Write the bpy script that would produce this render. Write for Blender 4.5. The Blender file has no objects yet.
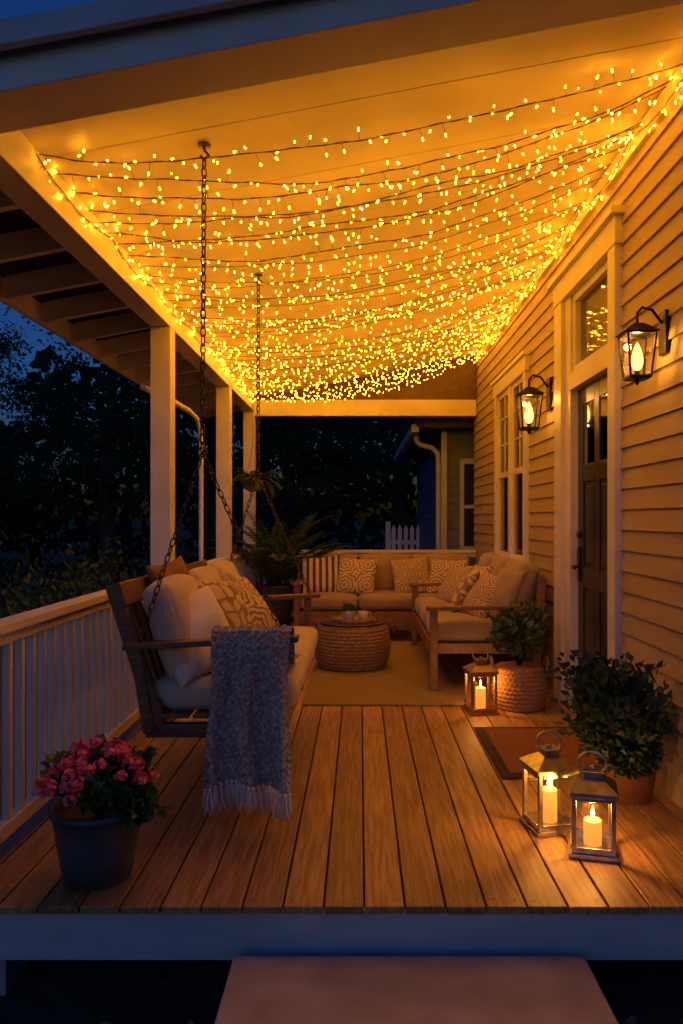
import bpy, bmesh, math, random
from mathutils import Vector, Matrix, Euler, noise
random.seed(11)
R=math.radians
scene=bpy.context.scene
COL=scene.collection
U=random.uniform

# ------------------------------------------------------------------ materials
def nt(name):
    m=bpy.data.materials.new(name); m.use_nodes=True
    n=m.node_tree.nodes; l=m.node_tree.links
    b=n['Principled BSDF']
    return m,n,l,b
def pmat(name,c1,c2=None,scale=8,rough=.6,bump=0.0,bscale=None,stretch=(1,1,1),metal=0,var=0.0,detail=5,spec=.5,bdist=.01,lo=.35,hi=.65,sheen=0,rot=(0,0,0),dirt=0):
    m,n,l,b=nt(name)
    c2=c2 or c1
    tc=n.new('ShaderNodeTexCoord'); mp=n.new('ShaderNodeMapping')
    mp.inputs['Scale'].default_value=stretch; mp.inputs['Rotation'].default_value=rot
    oi=n.new('ShaderNodeObjectInfo')
    add=n.new('ShaderNodeVectorMath'); add.operation='ADD'
    mul=n.new('ShaderNodeMath'); mul.operation='MULTIPLY'; mul.inputs[1].default_value=37.0
    l.new(oi.outputs['Random'],mul.inputs[0])
    l.new(tc.outputs['Object'],mp.inputs['Vector'])
    l.new(mp.outputs['Vector'],add.inputs[0]); l.new(mul.outputs[0],add.inputs[1])
    no=n.new('ShaderNodeTexNoise'); no.inputs['Scale'].default_value=scale; no.inputs['Detail'].default_value=detail
    l.new(add.outputs[0],no.inputs['Vector'])
    cr=n.new('ShaderNodeValToRGB'); cr.color_ramp.elements[0].position=lo; cr.color_ramp.elements[1].position=hi
    cr.color_ramp.elements[0].color=(*c1,1); cr.color_ramp.elements[1].color=(*c2,1)
    l.new(no.outputs['Fac'],cr.inputs['Fac'])
    out=cr.outputs['Color']
    if var>0:
        hsv=n.new('ShaderNodeHueSaturation')
        mr=n.new('ShaderNodeMapRange'); mr.inputs['To Min'].default_value=1-var; mr.inputs['To Max'].default_value=1+var
        l.new(oi.outputs['Random'],mr.inputs['Value']); l.new(mr.outputs['Result'],hsv.inputs['Value'])
        l.new(out,hsv.inputs['Color']); out=hsv.outputs['Color']
    if dirt>0:
        dn=n.new('ShaderNodeTexNoise'); dn.inputs['Scale'].default_value=1.7; dn.inputs['Detail'].default_value=6
        l.new(tc.outputs['Object'],dn.inputs['Vector'])
        dr_=n.new('ShaderNodeMapRange'); dr_.inputs['From Min'].default_value=.35; dr_.inputs['From Max'].default_value=.65; dr_.inputs['To Min'].default_value=1-dirt; dr_.inputs['To Max'].default_value=1
        l.new(dn.outputs['Fac'],dr_.inputs['Value'])
        h2=n.new('ShaderNodeHueSaturation'); l.new(dr_.outputs['Result'],h2.inputs['Value']); l.new(out,h2.inputs['Color']); out=h2.outputs['Color']
    l.new(out,b.inputs['Base Color'])
    b.inputs['Roughness'].default_value=rough; b.inputs['Metallic'].default_value=metal
    b.inputs['Specular IOR Level'].default_value=spec
    if sheen: b.inputs['Sheen Weight'].default_value=sheen
    if bump>0:
        n2=n.new('ShaderNodeTexNoise'); n2.inputs['Scale'].default_value=bscale or scale*3; n2.inputs['Detail'].default_value=4
        l.new(add.outputs[0],n2.inputs['Vector'])
        bp=n.new('ShaderNodeBump'); bp.inputs['Strength'].default_value=bump; bp.inputs['Distance'].default_value=bdist
        l.new(n2.outputs['Fac'],bp.inputs['Height']); l.new(bp.outputs['Normal'],b.inputs['Normal'])
    return m
def emat(name,col,strength):
    m,n,l,b=nt(name); n.remove(b)
    e=n.new('ShaderNodeEmission'); e.inputs['Color'].default_value=(*col,1); e.inputs['Strength'].default_value=strength
    l.new(e.outputs[0],n['Material Output'].inputs['Surface']); return m
def glassmat(name,refl=.12,tint=(1,1,1)):
    m,n,l,b=nt(name); n.remove(b)
    t=n.new('ShaderNodeBsdfTransparent'); t.inputs['Color'].default_value=(*tint,1)
    g=n.new('ShaderNodeBsdfGlossy'); g.inputs['Roughness'].default_value=.04
    mx=n.new('ShaderNodeMixShader'); mx.inputs[0].default_value=refl
    l.new(t.outputs[0],mx.inputs[1]); l.new(g.outputs[0],mx.inputs[2]); l.new(mx.outputs[0],n['Material Output'].inputs['Surface'])
    return m
def patmat(name,base,ink,kind,scale=1.0):
    m,n,l,b=nt(name)
    tc=n.new('ShaderNodeTexCoord')
    sep=n.new('ShaderNodeSeparateXYZ'); l.new(tc.outputs['Generated'],sep.inputs[0])
    cmb=n.new('ShaderNodeCombineXYZ'); l.new(sep.outputs['X'],cmb.inputs['X']); l.new(sep.outputs['Y'],cmb.inputs['Y'])
    if kind=='stripe':
        w=n.new('ShaderNodeTexWave'); w.inputs['Scale'].default_value=2.2*scale; w.inputs['Distortion'].default_value=.3
        l.new(cmb.outputs[0],w.inputs['Vector']); src=w.outputs['Fac']; lo,hi=.52,.6
    elif kind=='medallion':
        v=n.new('ShaderNodeVectorMath'); v.operation='SCALE'; v.inputs['Scale'].default_value=2.0*scale
        l.new(cmb.outputs[0],v.inputs[0])
        fr=n.new('ShaderNodeVectorMath'); fr.operation='FRACTION'; l.new(v.outputs[0],fr.inputs[0])
        sb=n.new('ShaderNodeVectorMath'); sb.operation='SUBTRACT'; sb.inputs[1].default_value=(.5,.5,0); l.new(fr.outputs[0],sb.inputs[0])
        g=n.new('ShaderNodeSeparateXYZ'); l.new(sb.outputs[0],g.inputs[0])
        at=n.new('ShaderNodeMath'); at.operation='ARCTAN2'; l.new(g.outputs['Y'],at.inputs[0]); l.new(g.outputs['X'],at.inputs[1])
        a8=n.new('ShaderNodeMath'); a8.operation='MULTIPLY'; a8.inputs[1].default_value=8; l.new(at.outputs[0],a8.inputs[0])
        sn=n.new('ShaderNodeMath'); sn.operation='SINE'; l.new(a8.outputs[0],sn.inputs[0])
        ln=n.new('ShaderNodeVectorMath'); ln.operation='LENGTH'; l.new(sb.outputs[0],ln.inputs[0])
        m1=n.new('ShaderNodeMath'); m1.operation='MULTIPLY_ADD'; m1.inputs[1].default_value=38; l.new(ln.outputs['Value'],m1.inputs[0]); l.new(sn.outputs[0],m1.inputs[2])
        s2=n.new('ShaderNodeMath'); s2.operation='SINE'; l.new(m1.outputs[0],s2.inputs[0]); src=s2.outputs[0]; lo,hi=.05,.3
    else:
        w=n.new('ShaderNodeTexVoronoi'); w.feature='DISTANCE_TO_EDGE'; w.inputs['Scale'].default_value=6*scale; w.inputs['Randomness'].default_value=.6
        l.new(cmb.outputs[0],w.inputs['Vector']); src=w.outputs['Distance']; lo,hi=.08,.12
    cr=n.new('ShaderNodeValToRGB'); cr.color_ramp.elements[0].position=lo; cr.color_ramp.elements[1].position=hi
    cr.color_ramp.elements[0].color=(*base,1); cr.color_ramp.elements[1].color=(*ink,1)
    l.new(src,cr.inputs[0]); l.new(cr.outputs[0],b.inputs['Base Color'])
    b.inputs['Roughness'].default_value=.9; b.inputs['Specular IOR Level'].default_value=.2
    no=n.new('ShaderNodeTexNoise'); no.inputs['Scale'].default_value=9; l.new(tc.outputs['Object'],no.inputs['Vector'])
    bp=n.new('ShaderNodeBump'); bp.inputs['Strength'].default_value=.5; bp.inputs['Distance'].default_value=.02
    l.new(no.outputs['Fac'],bp.inputs['Height']); l.new(bp.outputs['Normal'],b.inputs['Normal'])
    return m

M_white=pmat('white_paint',(.68,.63,.55),(.77,.72,.64),3,.45,.08,30,dirt=.08)
M_fascia=pmat('fascia_paint',(.46,.48,.52),(.56,.58,.62),3,.5,.1,30,stretch=(1,1,4),dirt=.2)
M_ceil=pmat('ceiling_paint',(.60,.51,.36),(.68,.59,.44),1.5,.55,.05,12,dirt=.08)
M_siding=pmat('siding_paint',(.42,.315,.165),(.48,.37,.20),2.5,.55,.14,40,stretch=(1,.25,3),dirt=.12)
M_deck=pmat('deck_wood',(.28,.145,.052),(.50,.30,.125),5,.46,.35,22,stretch=(14,.8,6),var=.24,bdist=.004,spec=.45,dirt=.18)
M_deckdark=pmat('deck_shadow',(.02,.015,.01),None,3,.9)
M_wood=pmat('dark_wood',(.09,.045,.022),(.16,.08,.04),6,.45,.25,30,stretch=(3,3,10),bdist=.003,var=.15)
M_teak=pmat('teak_wood',(.17,.085,.04),(.27,.14,.065),6,.45,.25,30,stretch=(6,1.5,6),bdist=.003,var=.15)
M_cream=pmat('cream_canvas',(.50,.41,.29),(.58,.49,.35),4,.92,.6,11,spec=.2,sheen=.2,bdist=.014)
M_tan=pmat('tan_canvas',(.30,.22,.12),(.38,.285,.16),4,.92,.6,9,spec=.2,sheen=.2,bdist=.014)
M_whitecloth=pmat('white_linen',(.64,.59,.56),(.74,.69,.65),4,.92,.8,7,spec=.2,sheen=.2,bdist=.022)
M_brown=pmat('brown_cloth',(.20,.10,.05),(.26,.14,.07),5,.9,.5,9,spec=.2,bdist=.015)
M_knit=pmat('grey_knit',(.24,.195,.175),(.50,.43,.385),60,.95,.5,200,spec=.1,bdist=.002,lo=.40,hi=.62)
M_fringe=pmat('fringe_yarn',(.68,.60,.55),(.80,.72,.67),30,.95,spec=.1)
M_wick=pmat('wicker',(.20,.12,.06),(.36,.23,.12),40,.7,.4,60,bdist=.003,stretch=(1,1,3))
M_bask=pmat('basket_weave',(.30,.15,.07),(.42,.23,.11),40,.75,.4,60,bdist=.003,stretch=(1,1,3))
M_rug=pmat('jute_rug',(.28,.20,.105),(.42,.31,.165),30,.95,.9,140,stretch=(1,5,1),bdist=.006,spec=.1,dirt=.15)
M_mat=pmat('coir_mat',(.22,.10,.045),(.31,.15,.07),60,.98,.8,200,bdist=.004,spec=.05)
M_matb=pmat('mat_border',(.025,.015,.01),(.04,.022,.014),40,.9,.5,200,bdist=.003)
M_iron=pmat('black_iron',(.02,.018,.016),(.04,.035,.03),20,.4,.2,60,metal=.8,bdist=.001)
M_chain=pmat('chain_steel',(.07,.05,.04),(.15,.11,.08),40,.45,metal=.9)
M_steel=pmat('lantern_steel',(.36,.35,.34),(.60,.57,.54),25,.28,.1,50,metal=1,bdist=.001)
M_copper=pmat('lantern_brass',(.35,.22,.12),(.5,.32,.18),25,.35,metal=.9)
M_pot=pmat('zinc_pot',(.06,.068,.08),(.115,.125,.14),6,.5,.3,14,metal=.3,bdist=.004,dirt=.2)
M_terra=pmat('terracotta',(.22,.09,.045),(.30,.13,.065),8,.8,.2,30,bdist=.002)
M_soil=pmat('soil',(.02,.013,.008),(.04,.026,.016),20,1,.8,40,bdist=.02)
M_leaf=pmat('leaf_green',(.035,.07,.02),(.09,.15,.04),9,.5)
M_leafd=pmat('leaf_dark',(.022,.05,.018),(.055,.10,.032),9,.5)
M_palm=pmat('palm_green',(.03,.075,.02),(.07,.14,.035),9,.45)
M_tree=pmat('tree_leaf',(.02,.038,.02),(.045,.060,.03),1.2,.8,spec=.2)
M_bark=pmat('bark',(.03,.022,.016),(.07,.05,.035),6,.9,.8,20,stretch=(3,3,.6),bdist=.03)
M_pink=pmat('geranium_petal',(.90,.06,.10),(.95,.22,.25),30,.6)
M_conc=pmat('concrete',(.34,.30,.295),(.46,.41,.40),5,.75,.35,60,bdist=.004,dirt=.2)
M_ground=pmat('ground_soil',(.03,.028,.018),(.07,.06,.035),2,1,.9,9,bdist=.05)
M_litter=pmat('dry_leaf',(.10,.06,.035),(.34,.24,.17),3,.85)
M_door=pmat('door_paint',(.035,.028,.022),(.05,.04,.03),4,.35,.08,40)
M_blind=pmat('blind_fabric',(.55,.48,.36),(.62,.55,.42),3,.9,.3,30,stretch=(1,1,30),bdist=.004)
M_brass=pmat('bronze_hardware',(.06,.045,.03),(.1,.07,.05),20,.35,metal=.9)
M_blue=pmat('grey_blue_siding',(.07,.11,.21),(.10,.14,.26),3,.6)
M_bluetrim=pmat('grey_blue_trim',(.34,.40,.54),(.42,.48,.62),3,.6)
M_fence=pmat('fence_paint',(.70,.74,.80),(.78,.80,.84),3,.6)
M_roof=pmat('shingle',(.05,.05,.055),(.09,.09,.095),20,.9,.6,40)
M_wire=pmat('light_wire',(.06,.025,.01),(.09,.04,.015),20,.6)
M_glass=glassmat('lantern_glass',.07)
M_winglass=glassmat('window_glass',.25,(.8,.8,.8))
LC=(1,.355,.0135)
M_bulb=emat('fairy_bulb',LC,80)
M_flame=emat('flame',(1,.55,.12),26)
M_lamp=emat('lamp_glow',(1,.42,.05),9)
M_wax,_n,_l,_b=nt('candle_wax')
_b.inputs['Base Color'].default_value=(.8,.5,.25,1); _b.inputs['Emission Color'].default_value=(1,.30,.03,1); _b.inputs['Emission Strength'].default_value=1.1  # emission stands in for flame light glowing through the wax
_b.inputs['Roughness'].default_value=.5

# ------------------------------------------------------------------ mesh builder
class MB:
    def __init__(s): s.v=[]; s.f=[]; s.m=[]; s.s=[]
    def add(s,vs,fs,m=0,smooth=False,M=None):
        k=len(s.v)
        s.v+= [tuple(M@Vector(p)) if M else tuple(p) for p in vs]
        for f in fs: s.f.append(tuple(i+k for i in f)); s.m.append(m); s.s.append(smooth)
    def bx(s,x0,x1,y0,y1,z0,z1,m=0,M=None):
        vs=[(x0,y0,z0),(x1,y0,z0),(x1,y1,z0),(x0,y1,z0),(x0,y0,z1),(x1,y0,z1),(x1,y1,z1),(x0,y1,z1)]
        s.add(vs,[(0,3,2,1),(4,5,6,7),(0,1,5,4),(1,2,6,5),(2,3,7,6),(3,0,4,7)],m,False,M)
    def prism(s,pts,y0,y1,m=0):
        n=len(pts); vs=[(x,y0,z) for x,z in pts]+[(x,y1,z) for x,z in pts]
        fs=[tuple(range(n)),tuple(range(2*n-1,n-1,-1))]+[(i,i+n,(i+1)%n+n,(i+1)%n) for i in range(n)]
        s.add(vs,fs,m)
    def beam(s,p,q,w,h,m=0,up=(0,0,1)):
        p=Vector(p);q=Vector(q);d=(q-p).normalized();u=Vector(up)
        if abs(d.dot(u))>.98: u=Vector((1,0,0))
        a=d.cross(u).normalized(); b=a.cross(d).normalized()
        vs=[]
        for c in (p,q):
            for i,j in ((-1,-1),(1,-1),(1,1),(-1,1)): vs.append(c+a*i*w/2+b*j*h/2)
        s.add(vs,[(0,3,2,1),(4,5,6,7),(0,1,5,4),(1,2,6,5),(2,3,7,6),(3,0,4,7)],m)
    def tube(s,pts,r,n=8,m=0,closed=False,smooth=True):
        pts=[Vector(p) for p in pts]; N=len(pts); vs=[];prev=None
        for i,p in enumerate(pts):
            if closed: d=pts[(i+1)%N]-pts[i-1]
            else: d=pts[min(i+1,N-1)]-pts[max(i-1,0)]
            d.normalize()
            if prev is None:
                a=d.cross(Vector((0,0,1)))
                if a.length<.1: a=d.cross(Vector((1,0,0)))
            else: a=prev-d*prev.dot(d)
            a.normalize(); prev=a; b=d.cross(a)
            rr=r[i] if isinstance(r,(list,tuple)) else r
            for k in range(n):
                t=2*math.pi*k/n; vs.append(p+a*math.cos(t)*rr+b*math.sin(t)*rr)
        fs=[]
        for i in range(N if closed else N-1):
            j=(i+1)%N
            for k in range(n): fs.append((i*n+k,i*n+(k+1)%n,j*n+(k+1)%n,j*n+k))
        if not closed: fs+= [tuple(range(n-1,-1,-1)),tuple((N-1)*n+k for k in range(n))]
        s.add(vs,fs,m,smooth)
    def lathe(s,prof,n=24,m=0,c=(0,0,0),smooth=True,fn=None,cap=True):
        vs=[]
        for i,(r,z) in enumerate(prof):
            for k in range(n):
                t=2*math.pi*k/n; rr=fn(r,z,t,i) if fn else r
                vs.append((c[0]+rr*math.cos(t),c[1]+rr*math.sin(t),c[2]+z))
        fs=[]
        for i in range(len(prof)-1):
            for k in range(n): fs.append((i*n+k,i*n+(k+1)%n,(i+1)*n+(k+1)%n,(i+1)*n+k))
        if cap: fs+=[tuple(range(n-1,-1,-1)),tuple((len(prof)-1)*n+k for k in range(n))]
        s.add(vs,fs,m,smooth)
    def leaf(s,p,d,L,w,m=0,droop=.2,up=None):
        d=Vector(d).normalized(); p=Vector(p)
        u=up or Vector((U(-1,1),U(-1,1),U(-.3,1)))
        a=d.cross(u)
        if a.length<.01: a=d.cross(Vector((1,0,.3)))
        a.normalize(); nn=a.cross(d)
        mid=p+d*L*.5; tip=p+d*L-Vector((0,0,droop*L))
        s.add([p,mid+a*w/2+nn*w*.15,tip,mid-a*w/2+nn*w*.15],[(0,1,2),(0,2,3)],m)
    def obj(s,name,mats,parent=None,loc=(0,0,0),rot=(0,0,0),bevel=0,seg=2,world=False):
        me=bpy.data.meshes.new(name); me.from_pydata(s.v,[],s.f); me.update()
        for mt in (mats if isinstance(mats,(list,tuple)) else [mats]): me.materials.append(mt)
        me.polygons.foreach_set('material_index',s.m); me.polygons.foreach_set('use_smooth',s.s)
        o=bpy.data.objects.new(name,me); COL.objects.link(o)
        if parent:
            o.parent=parent
            if world: loc=tuple(-parent.location)
        o.location=loc; o.rotation_euler=rot
        if bevel:
            b=o.modifiers.new('b','BEVEL'); b.width=bevel; b.segments=seg; b.limit_method='ANGLE'; b.angle_limit=R(50)
        return o
def empty(name,loc=(0,0,0),rz=0):
    o=bpy.data.objects.new(name,None); COL.objects.link(o); o.location=loc; o.rotation_euler=(0,0,rz); o.empty_display_size=.2
    return o
def box(name,x0,x1,y0,y1,z0,z1,mat,parent,bevel=.003):
    b=MB(); b.bx(x0,x1,y0,y1,z0,z1); return b.obj(name,mat,parent,bevel=bevel,world=True)
def pillow(name,w,h,t,loc,rot,mat,parent=None,n=16,spin=0):
    vs=[];fs=[];idx={}
    sd=U(0,100)
    for side in (1,-1):
        for i in range(n+1):
            for j in range(n+1):
                edge=i in(0,n) or j in(0,n)
                if side==-1 and edge: idx[(side,i,j)]=idx[(1,i,j)]; continue
                u=-math.cos(math.pi*i/n); v=-math.cos(math.pi*j/n)
                u=.6*u+.4*(2*i/n-1); v=.6*v+.4*(2*j/n-1)
                x=u*w/2*(1-.09*(1-v*v)); y=v*h/2*(1-.09*(1-u*u))
                z=side*t/2*(max(0,(1-u*u)*(1-v*v)))**.42
                z+=.018*noise.noise(Vector((x*7+sd,y*7,side)))*(1-u*u)*(1-v*v)*2
                if v>0: z*=1-.15*v
                idx[(side,i,j)]=len(vs); vs.append((x,y,z))
        for i in range(n):
            for j in range(n):
                q=[idx[(side,i,j)],idx[(side,i+1,j)],idx[(side,i+1,j+1)],idx[(side,i,j+1)]]
                fs.append(tuple(q if side==1 else q[::-1]))
    b=MB(); Mx=Matrix.Rotation(spin,4,'Z'); b.add(vs,fs,0,True,Mx)
    return b.obj(name,mat,parent,loc,rot)
def cushion(name,sx,sy,sz,loc,rot,mat,parent=None,r=.045,puff=.02):
    ts=[-1,-.985,-.95,-.88,-.6,-.3,0,.3,.6,.88,.95,.985,1]
    n=len(ts)-1; vs=[];fs=[]; sd=U(0,99)
    hx,hy,hz=sx/2,sy/2,sz/2; r=min(r,hz*.9,hx*.9,hy*.9)
    def P(a,b_,c):
        p=Vector((a*hx,b_*hy,c*hz)); q=Vector((max(-hx+r,min(hx-r,p.x)),max(-hy+r,min(hy-r,p.y)),max(-hz+r,min(hz-r,p.z))))
        d=p-q
        if d.length>1e-9: p=q+d.normalized()*r
        pz=(1-a*a)*(1-b_*b_)*puff+.009*noise.noise(Vector((p.x*6+sd,p.y*6,p.z*3)))
        p.z+= pz*c
        p.y+= (1-a*a)*(1-c*c)*puff*.5*b_
        p.x+= (1-b_*b_)*(1-c*c)*puff*.5*a
        return p
    for ax in range(3):
        for sg in (1,-1):
            k=len(vs)
            for i in range(n+1):
                for j in range(n+1):
                    c=[0,0,0]; c[ax]=sg; c[(ax+1)%3]=ts[i]; c[(ax+2)%3]=ts[j]; vs.append(P(*c))
            for i in range(n):
                for j in range(n):
                    q=[k+i*(n+1)+j,k+(i+1)*(n+1)+j,k+(i+1)*(n+1)+j+1,k+i*(n+1)+j+1]
                    fs.append(tuple(q if sg==1 else q[::-1]))
    b=MB(); b.add(vs,fs,0,True); o=b.obj(name,mat,parent,loc,rot)
    bm=bmesh.new(); bm.from_mesh(o.data); bmesh.ops.remove_doubles(bm,verts=bm.verts,dist=1e-5); bm.to_mesh(o.data); bm.free()
    return o
def plight(name,loc,e,rad,parent=None,col=(1,.42,.075)):
    d=bpy.data.lights.new(name,'POINT'); d.energy=e; d.color=col; d.shadow_soft_size=rad
    o=bpy.data.objects.new(name,d); COL.objects.link(o); o.location=loc
    if parent: o.parent=parent
    return o

XW=1.53; XL=-1.44; YF=2.67; YB=9.93
def zc(x): return 2.92+.19*(x-XL)

# ------------------------------------------------------------------ ground
g=MB(); g.add([(-250,-150,0),(250,-150,0),(250,350,0),(-250,350,0)],[(0,1,2,3)])
g.obj('ground',M_ground,loc=(0,0,-.40))
lt=MB()
for i in range(3600):
    x=U(-2.2,2.6); y=U(1.3,2.62)
    a=U(0,6.28); L=U(.02,.06)
    lt.leaf((x,y,-.397+U(0,.02)),(math.cos(a),math.sin(a),U(-.1,.5)),L,L*.5,0,droop=.1,up=Vector((U(-.5,.5),U(-.5,.5),1)))
lt.obj('leaf_litter',M_litter)
gr=MB()
for i in range(7000):
    x=U(-9,-1.6); y=U(2,16)
    gr.leaf((x,y,-.4),(U(-.4,.4),U(-.4,.4),1),U(.05,.14),.012,0,droop=.1)
gr.obj('grass',M_leafd)

# concrete step
b=MB(); b.bx(-.44,.78,1.2,2.64,-.40,-.15); b.obj('concrete_step',M_conc,bevel=.012,seg=3)

# ------------------------------------------------------------------ deck
deck=empty('deck')
x=-1.56; i=0
while x<XW-.02:
    x1=min(x+.1365,XW-.004)
    box('board_%d'%i,x,x1,YF+U(-.002,.002),YB+.12,-.028,0+U(-.0012,0),M_deck,deck,.004)
    x+=.1435; i+=1
nb=i
sc=MB()
for k in range(nb):
    for yy in [2.72]+[2.67+.4064*j for j in range(1,18)]:
        for dx in (.03,.108):
            xx=-1.56+k*.1435+dx+U(-.004,.004)
            if xx>XW-.02: continue
            y_=yy+U(-.005,.005)
            sc.add([(xx+.0042*math.cos(t*math.pi/3),y_+.0042*math.sin(t*math.pi/3),.0009) for t in range(6)],[tuple(range(6))])
sc.obj('screws',M_iron,deck)
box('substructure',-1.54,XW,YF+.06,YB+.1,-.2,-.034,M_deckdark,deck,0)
box('front_fascia',-1.58,XW+.3,YF+.02,YF+.055,-.20,-.030,M_fascia,deck,.003)
box('side_fascia',-1.60,-1.565,YF+.02,YB+.12,-.20,-.030,M_fascia,deck,.003)
for k,(px,py) in enumerate([(-1.4,2.9),(0,2.95),(1.4,2.95),(-1.4,6),(-1.4,9.8),(0,9.8)]):
    box('pier_%d'%k,px-.09,px+.09,py-.09,py+.09,-.42,-.2,M_conc,deck)

# ------------------------------------------------------------------ house
house=empty('porch_house')
sd=MB(); E=.118
def siding(y0,y1,z0,z1):
    k0=math.floor(z0/E)
    k=k0
    while k*E<z1:
        a=max(z0,k*E); c=min(z1,(k+1)*E)
        if c-a>.004:
            xa=XW-.016*(1-(a-k*E)/E); xb=XW-.016*(1-(c-k*E)/E)
            sd.add([(xa,y0,a),(xa,y1,a),(xb,y1,c),(xb,y0,c)],[(0,1,2,3)])
            sd.add([(xa,y0,a),(xa,y1,a),(XW+.01,y1,a),(XW+.01,y0,a)],[(3,2,1,0)])
        k+=1
ZT=3.56
DY0,DY1=4.60,5.46; TY0,TY1=4.42,5.80; TZ=3.12
WY0,WY1,WZ0,WZ1=6.84,8.43,.90,2.83
siding(2.45,TY0,0,ZT); siding(TY0,TY1,TZ,ZT); siding(TY1,WY0,0,ZT)
siding(WY0,WY1,0,WZ0); siding(WY0,WY1,WZ1,ZT); siding(WY1,YB+.2,0,ZT)
sd.obj('siding_wall',M_siding,house)
sh=MB()
sh.bx(XW+.012,XW+.15,2.45,TY0,-.4,ZT); sh.bx(XW+.012,XW+.15,TY0,TY1,TZ,ZT); sh.bx(XW+.012,XW+.15,TY1,WY0,-.4,ZT)
sh.bx(XW+.012,XW+.15,WY0,WY1,-.4,WZ0); sh.bx(XW+.012,XW+.15,WY0,WY1,WZ1,ZT); sh.bx(XW+.012,XW+.15,WY1,YB+.2,-.4,ZT)
sh.bx(XW+.15,6,2.45,2.6,-.4,ZT); sh.bx(5.9,6.05,2.6,YB+.2,-.4,ZT); sh.bx(XW+.15,5.9,YB+.05,YB+.2,-.4,ZT)
sh.obj('wall_core',M_siding,house)
box('corner_board',XW-.03,XW+.1,2.42,2.56,-.4,3.4,M_white,house)
box('room_back',XW+1.2,XW+1.25,4.2,9.0,0,3.3,M_brown,house,0)
# window
w=MB()
fx0=XW-.045; fx1=XW+.03
t=.11
w.bx(fx0,fx1,WY0,WY0+t,WZ0,WZ1); w.bx(fx0,fx1,WY1-t,WY1,WZ0,WZ1)
w.bx(fx0-.006,fx1,WY0-.03,WY1+.03,WZ1-.14,WZ1+.0); w.bx(fx0-.03,fx1,WY0-.05,WY1+.05,WZ1,WZ1+.04)
w.bx(fx0-.04,fx1,WY0-.04,WY1+.04,WZ0-.01,WZ0+.05); w.bx(fx0-.006,fx1,WY0-.0,WY1,WZ0-.1,WZ0-.012)
my=(WY0+WY1)/2
w.bx(fx0+.01,fx1,my-.055,my+.055,WZ0+.05,WZ1-.14)
for a,c in ((WY0+t,my-.055),(my+.055,WY1-t)):
    zb,zt=WZ0+.05,WZ1-.14; zm=(zb+zt)/2
    for z0,z1 in ((zb,zb+.06),(zm-.03,zm+.03),(zt-.05,zt)): w.bx(XW-.015,XW+.02,a,c,z0,z1)
    w.bx(XW-.014,XW+.02,a,a+.045,zb,zt); w.bx(XW-.014,XW+.02,c-.045,c,zb,zt)
    w.bx(XW-.008,XW+.012,(a+c)/2-.01,(a+c)/2+.01,zm,zt)
    for zz in (zm+.32,zm+.60): w.bx(XW-.007,XW+.012,a,c,zz-.009,zz+.009)
w.obj('window_frame',M_white,house,bevel=.003)
gl=MB(); gl.bx(XW+.002,XW+.006,WY0+t,WY1-t,WZ0+.05,WZ1-.14); gl.obj('window_glass',M_winglass,house)
gl=MB(); gl.bx(XW+.09,XW+.10,WY0+.02,WY1-.02,WZ0,WZ1); gl.obj('window_blind',M_blind,house)
# door surround
d=MB()
d.bx(XW-.05,XW+.1,TY0,TY0+.13,0,TZ-.16); d.bx(XW-.05,XW+.1,TY1-.2,TY1,0,TZ-.16)
d.bx(XW-.02,XW+.12,TY0+.13,DY0,0,TZ-.16); d.bx(XW-.02,XW+.12,DY1,TY1-.2,0,TZ-.16)
d.bx(XW-.055,XW+.1,TY0-.02,TY1+.02,TZ-.16,TZ); d.bx(XW-.09,XW+.1,TY0-.06,TY1+.06,TZ,TZ+.045)
d.bx(XW-.03,XW+.12,DY0,DY1,2.28,2.40)
d.bx(XW+.0,XW+.1,DY0,DY1,2.40,2.45); d.bx(XW+.0,XW+.1,DY0,DY1,TZ-.21,TZ-.16)
d.bx(XW-.0,XW+.1,DY0,DY0+.05,2.45,TZ-.21); d.bx(XW,XW+.1,DY1-.05,DY1,2.45,TZ-.21)
d.bx(XW-.03,XW+.12,DY0,DY1,0.0,.03)
d.obj('door_surround',M_white,house,bevel=.004)
gl=MB(); gl.bx(XW+.04,XW+.045,DY0,DY1,2.42,TZ-.18); gl.obj('transom_glass',M_winglass,house)
gl=MB(); gl.bx(XW+.11,XW+.115,DY0,DY1,2.42,TZ-.18); gl.obj('transom_shade',M_blind,house)
dr=MB(); dr.bx(XW+.05,XW+.09,DY0,DY1,.03,2.28)
W=DY1-DY0
st=[(DY0,DY0+.12),(DY0+W/2-.05,DY0+W/2+.05),(DY1-.12,DY1)]
for a,c in st: dr.bx(XW+.036,XW+.052,a,c,.03,2.28)
for z0,z1 in ((.03,.25),(.88,1.02),(1.62,1.74),(2.16,2.28)):
    dr.bx(XW+.0365,XW+.0515,DY0+.12,DY0+W/2-.05,z0,z1); dr.bx(XW+.0365,XW+.0515,DY0+W/2+.05,DY1-.12,z0,z1)
for a,c in ((DY0+.12,DY0+W/2-.05),(DY0+W/2+.05,DY1-.12)):
    for z0,z1 in ((.25,.88),(1.02,1.62)):
        dr.bx(XW+.041,XW+.0505,a+.035,c-.035,z0+.035,z1-.035)
dr.obj('front_door',M_door,house,bevel=.005)
gl=MB()
for a,c in ((DY0+.12,DY0+W/2-.05),(DY0+W/2+.05,DY1-.12)): gl.bx(XW+.043,XW+.0495,a,c,1.74,2.16)
gl.obj('door_glass',glassmat('door_glass',.5,(.3,.25,.2)),house)
hd=MB()
hd.bx(XW+.02,XW+.036,DY1-.085,DY1-.035,.92,1.16)
hd.tube([(XW+.03,DY1-.06,1.02),(XW-.03,DY1-.06,1.02),(XW-.035,DY1-.12,1.02),(XW-.035,DY1-.17,1.015)],.010,8)
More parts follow.
